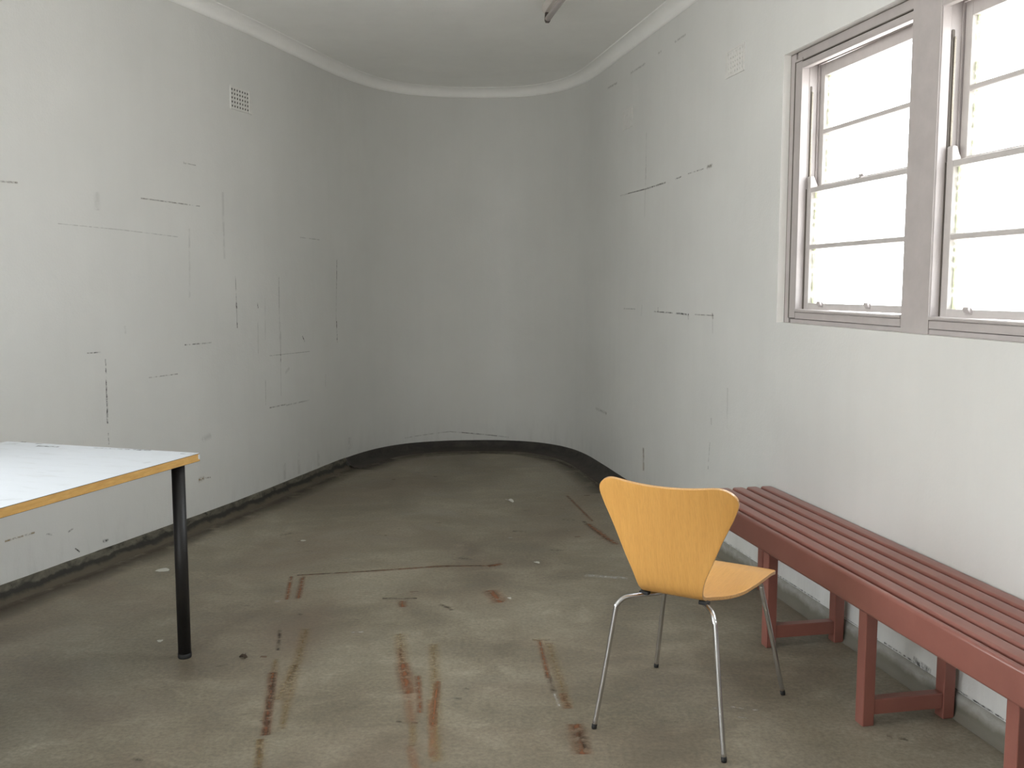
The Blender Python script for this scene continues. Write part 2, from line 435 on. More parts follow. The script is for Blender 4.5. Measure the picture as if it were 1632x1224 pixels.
right_marks = [
 ([(12.002,2.754),(12.224,2.747)],'faint',.022), ([(12.52,2.749),(12.816,2.749)],'faint',.020), ([(13.049,2.757),(13.108,2.757)],'faint',.02), ([(13.331,2.758),(13.498,2.759)],'faint',.018),
 ([(12.856,2.323),(12.855,1.994)],'faint',.010), ([(12.328,1.983),(12.864,1.979)],'faint',.012), ([(12.50,1.983),(12.864,1.979)],'black',.008), ([(12.864,1.979),(13.216,1.984)],'black',.013),
 ([(13.377,1.987),(13.48,1.991)],'black',.012), ([(13.574,1.996),(13.80,1.998)],'brown',.009), ([(13.84,2.0),(13.917,2.003)],'brown',.026),
 ([(12.437,1.224),(12.681,1.227)],'faint',.012), ([(13.05,1.222),(13.37,1.223)],'black',.010), ([(13.12,1.25),(13.12,1.22)],'black',.010), ([(13.415,1.223),(13.626,1.222)],'black',.015), ([(13.615,1.225),(13.618,1.195)],'black',.014),
 ([(13.714,1.225),(13.977,1.228)],'brown',.009), ([(13.955,1.245),(13.965,1.210)],'brown',.020), ([(12.817,1.257),(12.804,1.187)],'grey',.02), ([(13.959,1.226),(13.964,1.134)],'grey',.018),
 ([(13.97,.691),(13.972,.655)],'faint',.02), ([(13.959,.559),(13.945,.45)],'faint',.014), ([(13.944,.43),(13.941,.41)],'black',.012), ([(12.883,.349),(12.895,.202)],'rustw',.045), ([(12.856,2.176),(12.853,1.993)],'faint',.008),
 ([(11.785,.463),(12.059,.459)],'faint',.03), ([(14.17,.871),(14.175,.664)],'grey',.03), ([(12.85,1.98),(12.84,1.80)],'grey',.02),
 ([(14.70,.083),(15.15,.084)],'black',.008), ([(15.25,.085),(15.58,.082)],'black',.006), ([(15.62,.085),(15.86,.083)],'black',.010), ([(15.80,.092),(15.90,.086)],'black',.03), ([(15.98,.083),(16.35,.084)],'black',.009),
 ([(14.0,.082),(14.5,.083)],'dirt',.010)]

W_S0, W_S1, W_Z0, W_Z1 = 1.855, 3.83, 1.222, 2.385
wall_obj('wall_left', 0.0, L_B0, M_wall_l, left_marks, hole=(1.70, 4.72, W_Z0, W_Z1))
wall_obj('wall_back', L_B0, L_B1, M_wall_l, back_marks)
wall_obj('wall_right', L_B1, WL[-1], M_wall_r, right_marks, hole=(L_STR+W_S0, L_STR+W_S1, W_Z0, W_Z1))
# the end behind the camera, with an open doorway at its left
mb = MB(); y0, y1 = -1.42, -1.17
for (xa, xb, za, zb) in ((-4.4,-3.0,-.05,3.1), (-1.9,2.6,-.05,3.1), (-3.0,-1.9,2.2,3.1)):
    mb.box(xa, xb, y0, y1, za, zb)
tag(mb.build('wall_front', M_wall_l), kind='structure')

# floor with the rust and tape marks that are in its surface
def in_room_polygon(off):
    return [wpt(l, off, 0) for l in WL]
mb = MB()
b = mb.add([(p.x, p.y, 0) for p in in_room_polygon(0.12)])
mb.face([b+i for i in range(len(WL))], 0)
def fribbon(pts, kind, w, z=0.0008, w2=None):
    k = MK[kind]; P = []
    for a, c_ in zip(pts, pts[1:]):
        a, c_ = Vector(a), Vector(c_); n = max(1, int((c_-a).length/0.08))
        for i in range(n): P.append(a.lerp(c_, i/n))
    P.append(Vector(pts[-1])); u = 0; last = None
    for i, p in enumerate(P):
        d = (P[min(i+1, len(P)-1)]-P[max(i-1, 0)]).normalized()
        ww = w if w2 is None else w+(w2-w)*i/(len(P)-1)
        q = Vector((-d.y, d.x))*ww/2
        if i: u += (p-P[i-1]).length
        r = mb.add([(p.x-q.x, p.y-q.y, z), (p.x+q.x, p.y+q.y, z)])
        if last is not None: mb.face([r, last, last+1, r+1], k, [(u,-1),(lu,-1),(lu,1),(u,1)])
        last = r; lu = u
fribbon([(-.939,3.809),(-.894,3.591)],'dkrust',.022); fribbon([(-.883,3.503),(-.849,3.328)],'ochre',.032)
fribbon([(-.849,3.328),(-.766,2.89)],'dkrust',.030, .0012); fribbon([(-.862,3.38),(-.766,2.89)],'rust',.045); fribbon([(-.775,2.865),(-.735,2.687),(-.70,2.5)],'dkrust',.026); fribbon([(-.775,2.865),(-.735,2.687),(-.70,2.5)],'ochre',.045,.0012)
fribbon([(-.837,3.824),(-.788,3.419)],'ochre',.055); fribbon([(-.788,3.419),(-.747,3.08)],'ochre',.05); fribbon([(-.747,3.08),(-.725,2.933)],'ochre',.035); fribbon([(-.80,3.45),(-.79,3.15)],'ochre',.05)
fribbon([(-.449,3.767),(-.405,3.467)],'ochre',.065); fribbon([(-.435,3.62),(-.405,3.467),(-.353,3.199)],'orange',.038); fribbon([(-.405,3.467),(-.353,3.199)],'rust',.075,.0012)
fribbon([(-.358,3.199),(-.317,2.969)],'orange',.05); fribbon([(-.372,2.985),(-.30,2.975)],'dkrust',.02); fribbon([(-.31,2.824),(-.281,2.687),(-.25,2.5)],'orange',.04); fribbon([(-.318,2.97),(-.30,2.82)],'ochre',.035)
fribbon([(-.305,3.657),(-.259,3.159)],'ochre',.055); fribbon([(-.263,3.159),(-.221,2.722)],'ochre',.060); fribbon([(-.275,3.15),(-.235,2.75)],'orange',.035,.0012); fribbon([(-.262,3.3),(-.252,2.95)],'rust',.03,.0014); fribbon([(-.335,3.35),(-.30,3.05)],'rust',.03)
fribbon([(.078,3.70),(.15,3.70)],'ochre',.03); fribbon([(.108,3.697),(.129,3.328)],'rust',.028); fribbon([(.129,3.36),(.145,3.20)],'dkrust',.028); fribbon([(.145,3.20),(.158,3.10)],'pale',.014); fribbon([(.141,3.67),(.187,3.08)],'ochre',.05); fribbon([(.17,3.2),(.187,3.08)],'orange',.05)
fribbon([(.204,2.969),(.21,2.768)],'rust',.08); fribbon([(.204,2.93),(.22,2.80)],'dirt',.06)
fribbon([(-1.032,4.549),(-.709,4.613)],'rust',.024); fribbon([(-.709,4.613),(-.345,4.701)],'rust',.035); fribbon([(-.40,4.69),(-.30,4.701)],'orange',.06); fribbon([(-.345,4.701),(-.082,4.709)],'rust',.030); fribbon([(-.12,4.70),(-.05,4.74)],'rust',.06)
fribbon([(-1.032,4.549),(-.62,4.635)],'dkrust',.010,.0014); fribbon([(-.345,4.701),(-.15,4.706)],'dkrust',.010,.0014)
fribbon([(-1.0,4.53),(-.951,4.206)],'rust',.035); fribbon([(-1.055,4.53),(-.999,4.191)],'rust',.028)
fribbon([(.363,6.298),(.474,5.614)],'rust',.03); fribbon([(.419,5.614),(.536,5.154)],'dkrust',.035); fribbon([(.44,5.55),(.56,5.1)],'rust',.06,.0014)
fribbon([(-.577,4.206),(-.423,4.206)],'dkrust',.03); fribbon([(-.484,4.17),(-.474,4.09)],'rust',.05); fribbon([(-.319,4.128),(-.254,4.053)],'dkrust',.035)
fribbon([(-.273,4.843),(-.20,4.82)],'dirt',.05); fribbon([(-1.29,5.29),(-1.21,5.355)],'dirt',.06); fribbon([(.30,5.665),(.37,5.63)],'dirt',.07); fribbon([(-.10,4.32),(-.05,4.15)],'rust',.10)
fribbon([(.0,5.38),(.08,5.37)],'dirt',.05); fribbon([(-.203,3.159),(-.17,3.157)],'dirt',.022); fribbon([(-.885,3.042),(-.84,3.042)],'dirt',.022); fribbon([(.45,5.25),(.5,5.22)],'dirt',.05); fribbon([(.2,5.0),(.27,4.98)],'dirt',.04)
fribbon([(.660,3.084),(.70,3.084)],'pale',.012); fribbon([(.726,3.096),(.765,3.082)],'pale',.014); fribbon([(.79,3.072),(.81,3.068)],'pale',.014); fribbon([(.73,3.02),(.76,3.01)],'pale',.010)
fribbon([(.35,4.55),(.55,4.50)],'pale',.05); fribbon([(.05,7.85),(.35,7.55),(.531,7.115),(.62,6.5),(.70,5.9)],'dirt',.045); fribbon([(-.70,7.75),(-.25,7.92),(.05,7.85)],'dirt',.05)
fribbon([(1.02,2.62),(1.42,2.35)],'pale',.02); fribbon([(1.16,2.88),(1.22,2.86)],'dirt',.05)
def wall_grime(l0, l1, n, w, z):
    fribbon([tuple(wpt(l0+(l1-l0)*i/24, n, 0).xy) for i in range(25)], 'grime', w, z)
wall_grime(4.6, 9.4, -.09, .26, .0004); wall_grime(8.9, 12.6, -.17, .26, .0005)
for _ in range(70):       # small scattered scuffs
    y = random.uniform(2.7, 7.4); x = random.uniform(-1.2, .5); a = random.uniform(-.5, .5); ln = random.uniform(.012, .05)
    fribbon([(x, y), (x+ln*cos(a), y+ln*sin(a))], random.choice(['dirt','dirt','dirt','pale','rust']), random.uniform(.008, .028))
tag(mb.build('floor', [M_floor]+MARKS, fixn=False), kind='structure')

# ceiling slab
mb = MB()
cp = in_room_polygon(0.12)
b = mb.add([(p.x, p.y, ZC) for p in cp]); mb.face([b+i for i in reversed(range(len(cp)))], 0)
b2 = mb.add([(p.x, p.y, ZC+.15) for p in cp]); mb.face([b2+i for i in range(len(cp))], 0)
for i in range(len(cp)):
    j = (i+1) % len(cp); mb.face([b+i, b+j, b2+j, b2+i], 0)
tag(mb.build('ceiling', M_ceil, fixn=False), kind='structure')

# coved cornice
cov = [(0.002, 2.895), (-0.006, 2.895), (-0.010, 2.903)]
for k in range(9):
    a = k/8*pi/2; cov.append((-0.012-0.058*(1-cos(a)), 2.905+0.055*sin(a)))
cov += [(-0.078, 2.960), (-0.078, ZC+.002)]
M_corn = painted_wall('cornice_paint', (0.90, 0.90, 0.88), 0.0)
mb = MB(); sweep(mb, stations(0.05, WL[-1]-.05), cov, 0)
tag(mb.build('trim_1', M_corn, fixn=False), kind='structure')

# skirtings (rough rendered upstands)
def skirt(name, l0, l1, prof, mat, wob):
    mb = MB(); ls = []
    a = l0
    while a < l1: ls.append(a); a += 0.06
    ls.append(l1)
    rings = []
    for l in ls:
        e = noise.noise(Vector((l*5, 1.3, 0)))*wob
        e2 = noise.noise(Vector((l*11, 7.3, 0)))*wob
        rings.append(mb.add([wpt(l, n + (e if 0 < i < len(prof)-1 else 0), z+(e2*0.5 if 0 < i < len(prof)-2 else 0)) for i, (n, z) in enumerate(prof)]))
    k = len(prof)
    for i in range(len(ls)-1):
        for j in range(k-1): mb.face([rings[i]+j, rings[i]+j+1, rings[i+1]+j+1, rings[i+1]+j], 0, None, True)
    return tag(mb.build(name, mat, fixn=False), kind='structure')
skirt('baseboard_left', 0.1, L_B0, [(.003,.076),(-.005,.074),(-.010,.066),(-.014,.035),(-.030,.012),(-.055,.001)], M_sk_dark, .006)
skirt('baseboard_back', L_B0, L_STR-.15, [(.003,.074),(-.008,.072),(-.014,.062),(-.026,.035),(-.065,.012),(-.125,.001)], M_sk_back, .006)
skirt('baseboard_right', L_STR-.15, WL[-1]-.1, [(.003,.078),(-.009,.077),(-.012,.070),(-.014,.030),(-.020,.010),(-.034,.001)], M_sk_right, .0015)

# ------------------------------------------------------------ windows in the right wall
def gloss_paint(name, c, rough=0.35):
    m, nt, b = new_mat(name)
    n = noise_n(nt, world_coords(nt), 14, 4, 0.6); n2 = noise_n(nt, world_coords(nt, (1,1,.3)), 60, 3, 0.6)
    nt.links.new(ramp(nt, n, [(0.3, tuple(x*.93 for x in c)), (0.7, tuple(x*1.05 for x in c))]), b.inputs['Base Color'])
    b.inputs['Roughness'].default_value = rough
    bump(nt, b, n2, 0.15, 0.001)
    return m
M_frame = gloss_paint('taupe_gloss_paint', (0.43, 0.395, 0.385))
M_sash = gloss_paint('taupe_sash_paint', (0.50, 0.47, 0.455))
M_gap = simple('dark_joint', (0.13, 0.115, 0.10), 0.8)
M_cord = simple('sash_cord_cotton', (0.55, 0.50, 0.42), 0.9, nb=(200, .2, (1,1,1)))
def glass_mat():
    m, nt, b = new_mat('grimy_window_glass')
    uv = nt.nodes.new('ShaderNodeUVMap'); sp = nt.nodes.new('ShaderNodeSeparateXYZ')
    nt.links.new(uv.outputs[0], sp.inputs[0])
    n = noise_n(nt, world_coords(nt), 55, 5, 0.7)
    d = math_n(nt, 'MULTIPLY', sp.outputs['X'], 1.0)                 # metres from the left edge of the pane
    e = N(nt, 'ShaderNodeMapRange'); e.inputs['From Min'].default_value = 0.0; e.inputs['From Max'].default_value = 0.05
    e.inputs['To Min'].default_value = 1.6; e.inputs['To Max'].default_value = 0.0
    nt.links.new(d, e.inputs['Value'])
    f = math_n(nt, 'MULTIPLY', e.outputs[0], ramp(nt, n, [(0.35, grey(0)), (0.62, grey(1))]), True)
    b.inputs['Base Color'].default_value = (0.30, 0.36, 0.20, 1); b.inputs['Roughness'].default_value = 0.9
    tl = nt.nodes.new('ShaderNodeBsdfTranslucent'); tl.inputs[0].default_value = (0.55, 0.60, 0.38, 1)
    tr = nt.nodes.new('ShaderNodeBsdfTransparent'); gl = nt.nodes.new('ShaderNodeBsdfGlossy'); gl.inputs['Roughness'].default_value = 0.03
    fr = nt.nodes.new('ShaderNodeFresnel'); fr.inputs[0].default_value = 1.45
    m1 = nt.nodes.new('ShaderNodeMixShader'); m2 = nt.nodes.new('ShaderNodeMixShader')
    nt.links.new(fr.outputs[0], m1.inputs[0]); nt.links.new(tr.outputs[0], m1.inputs[1]); nt.links.new(gl.outputs[0], m1.inputs[2])
    nt.links.new(f, m2.inputs[0]); nt.links.new(m1.outputs[0], m2.inputs[1])
    m3 = nt.nodes.new('ShaderNodeMixShader'); m3.inputs[0].default_value = 0.22
    nt.links.new(b.outputs[0], m3.inputs[1]); nt.links.new(tl.outputs[0], m3.inputs[2]); nt.links.new(m3.outputs[0], m2.inputs[2])
    nt.links.new(m2.outputs[0], nt.nodes['Material Output'].inputs['Surface'])
    return m
M_glass = glass_mat()

def rounded(p0, q0, p1, q1, r, k=4):
    """rectangle p0..p1 x q0..q1 with rounded corners"""
    out = []
    for cx, cy, a0 in ((p1-r, q1-r, 0), (p0+r, q1-r, 90), (p0+r, q0+r, 180), (p1-r, q0+r, 270)):
        for i in range(k+1):
            a = radians(a0+90*i/k); out.append((cx+r*cos(a), cy+r*sin(a)))
    return out

def make_window(name, a, b, left_jamb, right_jamb):
    """a..b is the clear sash opening along the wall; jamb widths at either side"""
    base = RW((a+b)/2, 0.03, W_Z0)
    root = empty(name, base, 0); tag(root, kind='structure')
    def F(s, n, z): return RW(s, n, z) - base
    fr = MB(); Z0, Z1 = W_Z0, W_Z1
    zh, zb = 2.305, 1.284      # clear height between head bead and sill bead
    for (s0, s1, side) in ((a-left_jamb, a, 1), (b, b+right_jamb, -1)):
        if s1-s0 < 0.01: continue
        if side == 1:
            fr.box(s0, s0+.045, .035, .155, Z0, Z1, 0, F)          # outer lining
            fr.box(s0+.053, s1, .031, .066, Z0+.02, zh+.05, 0, F) # staff bead
            fr.box(s0+.04, s1-.004, .060, .152, Z0, Z1, 0, F)
            fr.box(s1-.005, s1+.001, .066, .105, Z0+.03, zh+.03, 0, F)   # pulley stile
            fr.box(s1-.005, s1+.008, .105, .114, Z0+.03, zh+.03, 0, F)   # parting bead
        else:
            fr.box(s1-.052, s1, .035, .21, Z0, Z1, 0, F)
            fr.box(s0, s1-.055, .031, .066, Z0+.02, zh+.05, 0, F)
            fr.box(s0+.004, s1-.05, .05, .20, Z0, Z1, 0, F)
    # head: fascia, bead and soffit
    fr.box(a-.05, b+.05, .035, .21, zh+.035, Z1, 0, F)
    fr.prism(rounded(.031, zh+.003, .062, zh+.033, .006), lambda t,p,q: F(t,p,q), a-.003, b+.003, 0)
    fr.box(a, b, .06, .20, zh+.036, zh+.06, 0, F)
    fr.box(a, b, .105, .114, zh+.02, zh+.04, 0, F)
    # sill board with a rounded bead, outer sloping sill
    fr.box(a-.05, b+.05, .035, .21, Z0, Z0+.018, 0, F)
    fr.box(a+.002, b-.002, .029, .060, Z0+.020, zb-.014, 0, F)
    fr.prism(rounded(.024, zb-.013, .064, zb, .006), lambda t,p,q: F(t,p,q), a+.002, b-.002, 0)
    bb = fr.add([F(a,.055,zb-.02),F(b,.055,zb-.02),F(b,.25,zb-.075),F(a,.25,zb-.075),F(a,.055,Z0),F(b,.055,Z0),F(b,.25,Z0),F(a,.25,Z0)])
    for q in ((0,1,2,3),(7,6,5,4),(0,4,5,1),(1,5,6,2),(2,6,7,3),(3,7,4,0)): fr.face([bb+i for i in q], 0)
    fr.build('window_frame', M_frame, root, bevel=.0025)
    jl = MB()
    if left_jamb > .01:
        s0 = a-left_jamb
        jl.box(s0+.046, s0+.052, .0302, .04, Z0+.022, zh+.04, 0, F)
        jl.box(s0+.0005, s0+.004, .0345, .04, Z0, Z1, 0, F)
        jl.box(s0+.049, b+.002, .0302, .04, zh+.0345, zh+.0385, 0, F)
        jl.box(s0+.002, b+.002, .0345, .04, Z1-.004, Z1-.0005, 0, F)
        jl.box(s0+.052, a, .0302, .04, Z0+.020, Z0+.0235, 0, F)
    jl.box(a-.0012, a+.0012, .0302, .0315, Z0+.022, zb-.010, 0, F)
    jl.box(a-.001, a+.0035, .0645, .0688, zb, 1.80, 0, F)
    jl.build('paint_joint', M_gap, root)
    # dark joints between bead and lining
    def sash(nm, n0, z0, z1, zm, top_h, bot_h, st, low, rack):
        m = MB(); n1 = n0+.034
        def G(s, n, z): return F(s, n, z + rack*((s-a)/(b-a)-.5))
        s0, s1 = a+.0035, b-.0035
        m.box(s0, s0+st, n0, n1, z0, z1, 0, G); m.box(s1-st, s1, n0, n1, z0, z1, 0, G)
        m.box(s0+st, s1-st, n0, n1, z0, z0+bot_h, 0, G); m.box(s0+st, s1-st, n0, n1, z1-top_h, z1, 0, G)
        m.prism([(n0,zm-.007),(n0+.004,zm-.010),(n1,zm-.010),(n1,zm+.010),(n0+.004,zm+.010),(n0,zm+.007)], lambda t,p,q: G(t,p,q), s0+st, s1-st, 0)
        if low:                                                # curved horns rising at the ends of the meeting rail
            for (c0, c1) in ((s0, s0+st*.80), (s1-st*.80, s1)):
                hp = [(n0, z1-.002), (n0, z1+.046), (n0+.004, z1+.050), (n0+.018, z1+.048), (n0+.024, z1+.030), (n0+.033, z1+.012), (n1, z1-.002)]
                m.prism(hp, lambda t,p,q: G(t,p,q), c0, c1, 0)
        so = m.build(nm, M_sash, root, bevel=.002)
        g = MB(); ng = n0+.020
        for (za, zb_) in ((z0+bot_h, zm-.008), (zm+.008, z1-top_h)):
            k = g.add([G(s0+st,ng,za), G(s1-st,ng,za), G(s1-st,ng,zb_), G(s0+st,ng,zb_)])
            w = s1-s0-2*st
            g.face([k,k+1,k+2,k+3], 0, [(0,0),(w,0),(w,1),(0,1)])
        g.build('glass_pane', M_glass, so, fixn=False)
        return so, G
    low, GL = sash('lower_sash', .069, 1.2845, 1.806, 1.554, .021, .028, .036, True, .005)
    for off in (.155, .52):
        h = MB(); s = a+off
        h.prism([(.069, 1.300), (.060, 1.303), (.055, 1.312), (.055, 1.319), (.060, 1.322), (.064, 1.315), (.069, 1.3205)], lambda t,p,q: GL(t,p,q), s-.014, s+.014, 0)
        h.box(s-.018, s+.018, .0665, .0695, 1.296, 1.3165, 0, GL)
        h.build('sash_lift', M_frame, low, bevel=.001)
    up, GU = sash('upper_sash', .116, 1.795, 2.328, 2.043, .052, .026, .036, False, .006)
    h = MB(); s = (a+b)/2+.01
    h.box(s-.022, s+.022, .071, .101, 1.8055, 1.811, 0, GL); h.tube([GL(s,.086,1.811), GL(s,.086,1.822)], .010, 12)
    h.tube([GL(s-.016,.086,1.819), GL(s+.024,.080,1.819)], .005, 10)
    h.build('sash_fastener', M_frame, low)
    # pulley slot and cord, seen in the left jamb
    c = MB()
    c.prism(rounded(.070, 1.80, .080, 2.235, .0049), lambda t,p,q: F(a+.0005+t*.0012,p,q), 0, 1, 0)
    c.build('cord_groove', M_gap, root)
    c = MB(); c.tube([F(a+.006,.080,2.21), F(a+.006,.080,1.85)], .0032, 8)
    c.build('sash_cord', M_cord, root)
    return root
make_window('window_1', 1.965, 2.760, .110, 0.0)
make_window('window_2', 2.925, 3.720, 0.0, .110)
# the broad box mullion between the two pairs of sashes
mb = MB()
mb.box(2.762, 2.923, .029, .155, W_Z0, W_Z1, 0, RW)
for e0, e1 in ((2.758, 2.763), (2.922, 2.927)):
    mb.box(e0, e1, .033, .066, W_Z0+.02, 2.34, 0, RW); mb.box(e0, e1, .106, .114, W_Z0+.02, 2.34, 0, RW)
tag(mb.build('trim_2', M_frame, bevel=.004, seg=3), kind='structure')
# sky portals help the renderer find the openings
def portal(p, nrm, w, h):
    L = bpy.data.lights.new('sky_portal', 'AREA'); L.shape = 'RECTANGLE'; L.size = w; L.size_y = h
    L.cycles.is_portal = True
    o = bpy.data.objects.new('sky_portal', L); col.objects.link(o); o.location = p
    o.rotation_euler = Vector(nrm).to_track_quat('-Z', 'Z').to_euler()
portal(RW(2.84, .23, 1.80), -Nd, 1.98, 1.17)
pl = wpt(3.21, .23, 1.80); nl = wpt(3.21, 0, 1.80)-pl
portal(pl, nl, 3.02, 1.17)
portal((-2.45, -1.41, 1.10), (0, 1, 0), 1.1, 2.2)

# ------------------------------------------------------------ terracotta air vents
M_vent = simple('painted_vent', (0.67, 0.665, 0.64), 0.55, nb=(30, .06, (1,1,1)))
M_hole = simple('vent_hole_dark', (0.05, 0.048, 0.042), 0.9)
def vent(l0, l1, z0, z1, label, nx, nz, hole_on=1.0, off=.003, far=1):
    c = wpt((l0+l1)/2, 0, z0)
    a_, b_ = wpt(l0, 0, z0), wpt(l1, 0, z0); d = (b_-a_); d.z = 0; d.normalize()
    root = empty('air_vent', c, atan2(d.y, d.x))      # local x along the wall, local y outwards (into the wall)
    tag(root, label, 'air vent', 'square air vents high on the walls')
    w = (l1-l0)/2; h = z1-z0
    m = MB()
    wl, wr = (.006, .030) if far > 0 else (.022, .006)
    m.box(-w, -w+wl, -off-.002, .02, 0, h); m.box(w-wr, w, -off-.003, .02, 0, h)
    m.box(-w+wl, w-wr, -off-.002, .02, 0, .008); m.box(-w+wl, w-wr, -off-.002, .02, h-.008, h)
    m.build('surround', M_vent, root, bevel=.0015)
    g = MB(); xa, xb = -w+wl, w-wr; iw = xb-xa; ih = h-.016
    px, pz = iw/nx, ih/nz; bx, bz = px*(.26+.20*(1-hole_on)), pz*(.26+.16*(1-hole_on))
    for i in range(nx+1):
        x = xa+px*i; g.box(max(x-bx, xa-.001), min(x+bx, xb+.001), -off, .012, .007, h-.007)
    for j in range(nz+1):
        z = .008+pz*j; g.box(xa-.001, xb+.001, -off+.0006, .0114, max(z-bz, .007), min(z+bz, h-.007))
    g.build('grille', M_vent, root)
    
    k = MB(); k.box(-w+.004, w-.004, -.0012 if hole_on > .5 else -.0002, .003, .006, h-.006)
    k.build('backing', M_hole if hole_on > .5 else M_vent, root)
vent(7.470, 7.702, 2.421, 2.557, 'square pierced air vent high on the left wall', 7, 5, 1.0)
vent(L_STR+1.230, L_STR+1.448, 2.406, 2.537, 'painted-over air vent high on the right wall nearer the window', 7, 5, .50, far=-1)
vent(L_STR-.460, L_STR-.252, 2.406, 2.535, 'faint painted-over air vent on the right wall near the curved end', 6, 5, .35, far=-1)

# ------------------------------------------------------------ ceiling light
M_batten = simple('aged_white_enamel', (0.62, 0.58, 0.54), 0.45)
M_tube = simple('unlit_fluorescent_tube', (0.60, 0.54, 0.53), 0.25)
M_holder = simple('brown_lamp_holder', (0.06, 0.045, 0.04), 0.5)
base = Vector((.20, 5.72, ZC)); dv = Vector((.16, -.985, 0)).normalized()
root = empty('fluorescent_light', base, atan2(dv.y, dv.x))
tag(root, 'unlit fluorescent batten light hanging under the ceiling', 'ceiling light')
m = MB(); m.prism([(-.030,-.001),(-.030,-.030),(-.018,-.044),(.018,-.044),(.030,-.030),(.030,-.001)], lambda t,p,q: (t,p,q), .0, 1.23)
m.build('batten', M_batten, root, bevel=.002)
for x in (.012, 1.205):
    h = MB(); h.prism([(-.014,-.040),(.014,-.040),(.016,-.085),(.010,-.098),(-.010,-.098),(-.016,-.085)], lambda t,p,q: (t,p,q), x-.012, x+.012)
    h.build('lamp_holder', M_holder, root, bevel=.002)
t = MB(); t.tube([(.022,0,-.078),(1.195,0,-.078)], .0165, 20); t.build('tube', M_tube, root)

# ------------------------------------------------------------ bench
M_bench, nt, b_ = new_mat('red_brown_gloss_paint')
n = noise_n(nt, world_coords(nt), 5, 5, 0.65); n2 = noise_n(nt, coords(nt, (1, 9, 9)), 12, 4, 0.6)
c = ramp(nt, n, [(0.3, (0.222, 0.083, 0.065)), (0.7, (0.272, 0.106, 0.083))])
n3 = noise_n(nt, world_coords(nt), 23, 4, 0.75)
c = mix(nt, ramp(nt, n3, [(0.745, grey(0)), (0.77, grey(.7))]), c, (0.42, 0.26, 0.20))
nt.links.new(c, b_.inputs['Base Color']); b_.inputs['Roughness'].default_value = 0.30
bump(nt, b_, n2, 0.12, 0.002)
BS = 1.86; BH = 0.478; BL = 3.1
bench = empty('slatted_bench', RW(BS, 0, 0), atan2(Td.y, Td.x))
tag(bench, 'long red-brown painted slatted bench along the right wall', 'bench')
# local x along the wall towards the camera, local y towards the wall
def bar(name, y0, y1, z0, z1, x0, x1, r, parent=bench, bev=.0):
    m = MB(); m.prism(rounded(y0, z0, y1, z1, r, 5), lambda t,p,q: (t,p,q), x0, x1, 0, True)
    o = m.build(name, M_bench, parent)
    for p in o.data.polygons:
        if len(p.vertices) > 4: p.use_smooth = False
    return o
pitch = .0686
for k in range(5):
    yb = -.006 - k*pitch
    # softened ends: three stacked lengths read as one rounded slat end
    m = MB(); prof = rounded(yb-.0555, BH-.022, yb, BH, .0095, 5); n_ = len(prof)
    cy, cz = yb-.028, BH-.011
    xs = [(0.000, .55), (.002, .78), (.006, .92), (.014, 1.0), (BL-.01, 1.0), (BL, .8)]
    rings = [m.add([(x, cy+(p-cy)*s, cz+(q-cz)*(.6+.4*s)) for p, q in prof]) for x, s in xs]
    for i in range(len(rings)-1):
        for j in range(n_):
            j2 = (j+1) % n_; m.face([rings[i]+j, rings[i]+j2, rings[i+1]+j2, rings[i+1]+j], 0, None, True)
    m.face([rings[0]+j for j in range(n_)], 0); m.face([rings[-1]+j for j in reversed(range(n_))], 0)
    m.build('slat', M_bench, bench)
bar('front_rail', -.379, -.3515, .383, BH, .005, BL, .010)
for k in range(5):
    x1 = 1.875-BS+.68*k if k else 1.912-BS
    x0 = x1-.046
    for (ya, yb) in ((-.350, -.310), (-.066, -.026)):
        m = MB(); m.box(x0, x1, ya, yb, 0, BH-.023); m.build('leg', M_bench, bench, bevel=.003)
    m = MB(); m.box(x0+.004, x1-.004, -.310, -.066, .035, .085); m.build('stretcher', M_bench, bench, bevel=.003)
    m = MB(); m.box(x0+.004, x1-.004, -.310, -.066, .405, BH-.0225); m.build('cross_rail', M_bench, bench, bevel=.003)

# ------------------------------------------------------------ table
A = Vector((-1.168, 3.590, 0)); TH = .765
e1 = Vector((-.300, -.954, 0)).normalized(); e2 = Vector((e1.y, -e1.x, 0))    # towards the camera / towards the left wall
if e2.x > 0: e2 = -e2
table = empty('table', A, atan2(e1.y, e1.x))
tag(table, 'white laminate table with yellow ply edge and round black legs', 'table')
# local x = e1, local y must be -e2 side
sy = -1 if Vector((-e1.y, e1.x, 0)).dot(e2) < 0 else 1
M_lam, nt, b_ = new_mat('scuffed_white_laminate')
n = noise_n(nt, coords(nt, (6, 1.5, 1)), 4, 6, 0.7); n2 = noise_n(nt, coords(nt), 1.5, 4, 0.6)
c = ramp(nt, n, [(0.30, (0.50, 0.52, 0.54)), (0.45, (0.57, 0.60, 0.635)), (0.8, (0.59, 0.62, 0.66))])
nt.links.new(c, b_.inputs['Base Color']); b_.inputs['Roughness'].default_value = 0.38
M_ply, nt, b_ = new_mat('yellow_ply_edge')
n = noise_n(nt, coords(nt, (2, 2, 9)), 9, 5, 0.65)
nt.links.new(ramp(nt, n, [(0.3, (0.52, 0.285, 0.075)), (0.7, (0.68, 0.41, 0.13))]), b_.inputs['Base Color']); b_.inputs['Roughness'].default_value = 0.5
M_edge = simple('dark_edge_line', (0.07, 0.05, 0.035), 0.6)
M_black = simple('black_enamel', (0.007, 0.006, 0.006), 0.5, nb=(40, .2, (1,1,.2)))
TL, TW = 1.80, .90
tt = MB(); Y = lambda y: sy*y
def tb(x0, x1, y0, y1, z0, z1, mat):
    ya, yb = sorted((Y(y0), Y(y1))); tt.box(x0, x1, ya, yb, z0, z1, mat)
tb(0, TL, 0, TW, TH-.0290, TH-.0022, 1)
tb(-.0004, TL+.0004, -.0004, TW+.0004, TH-.0022, TH-.0008, 2)
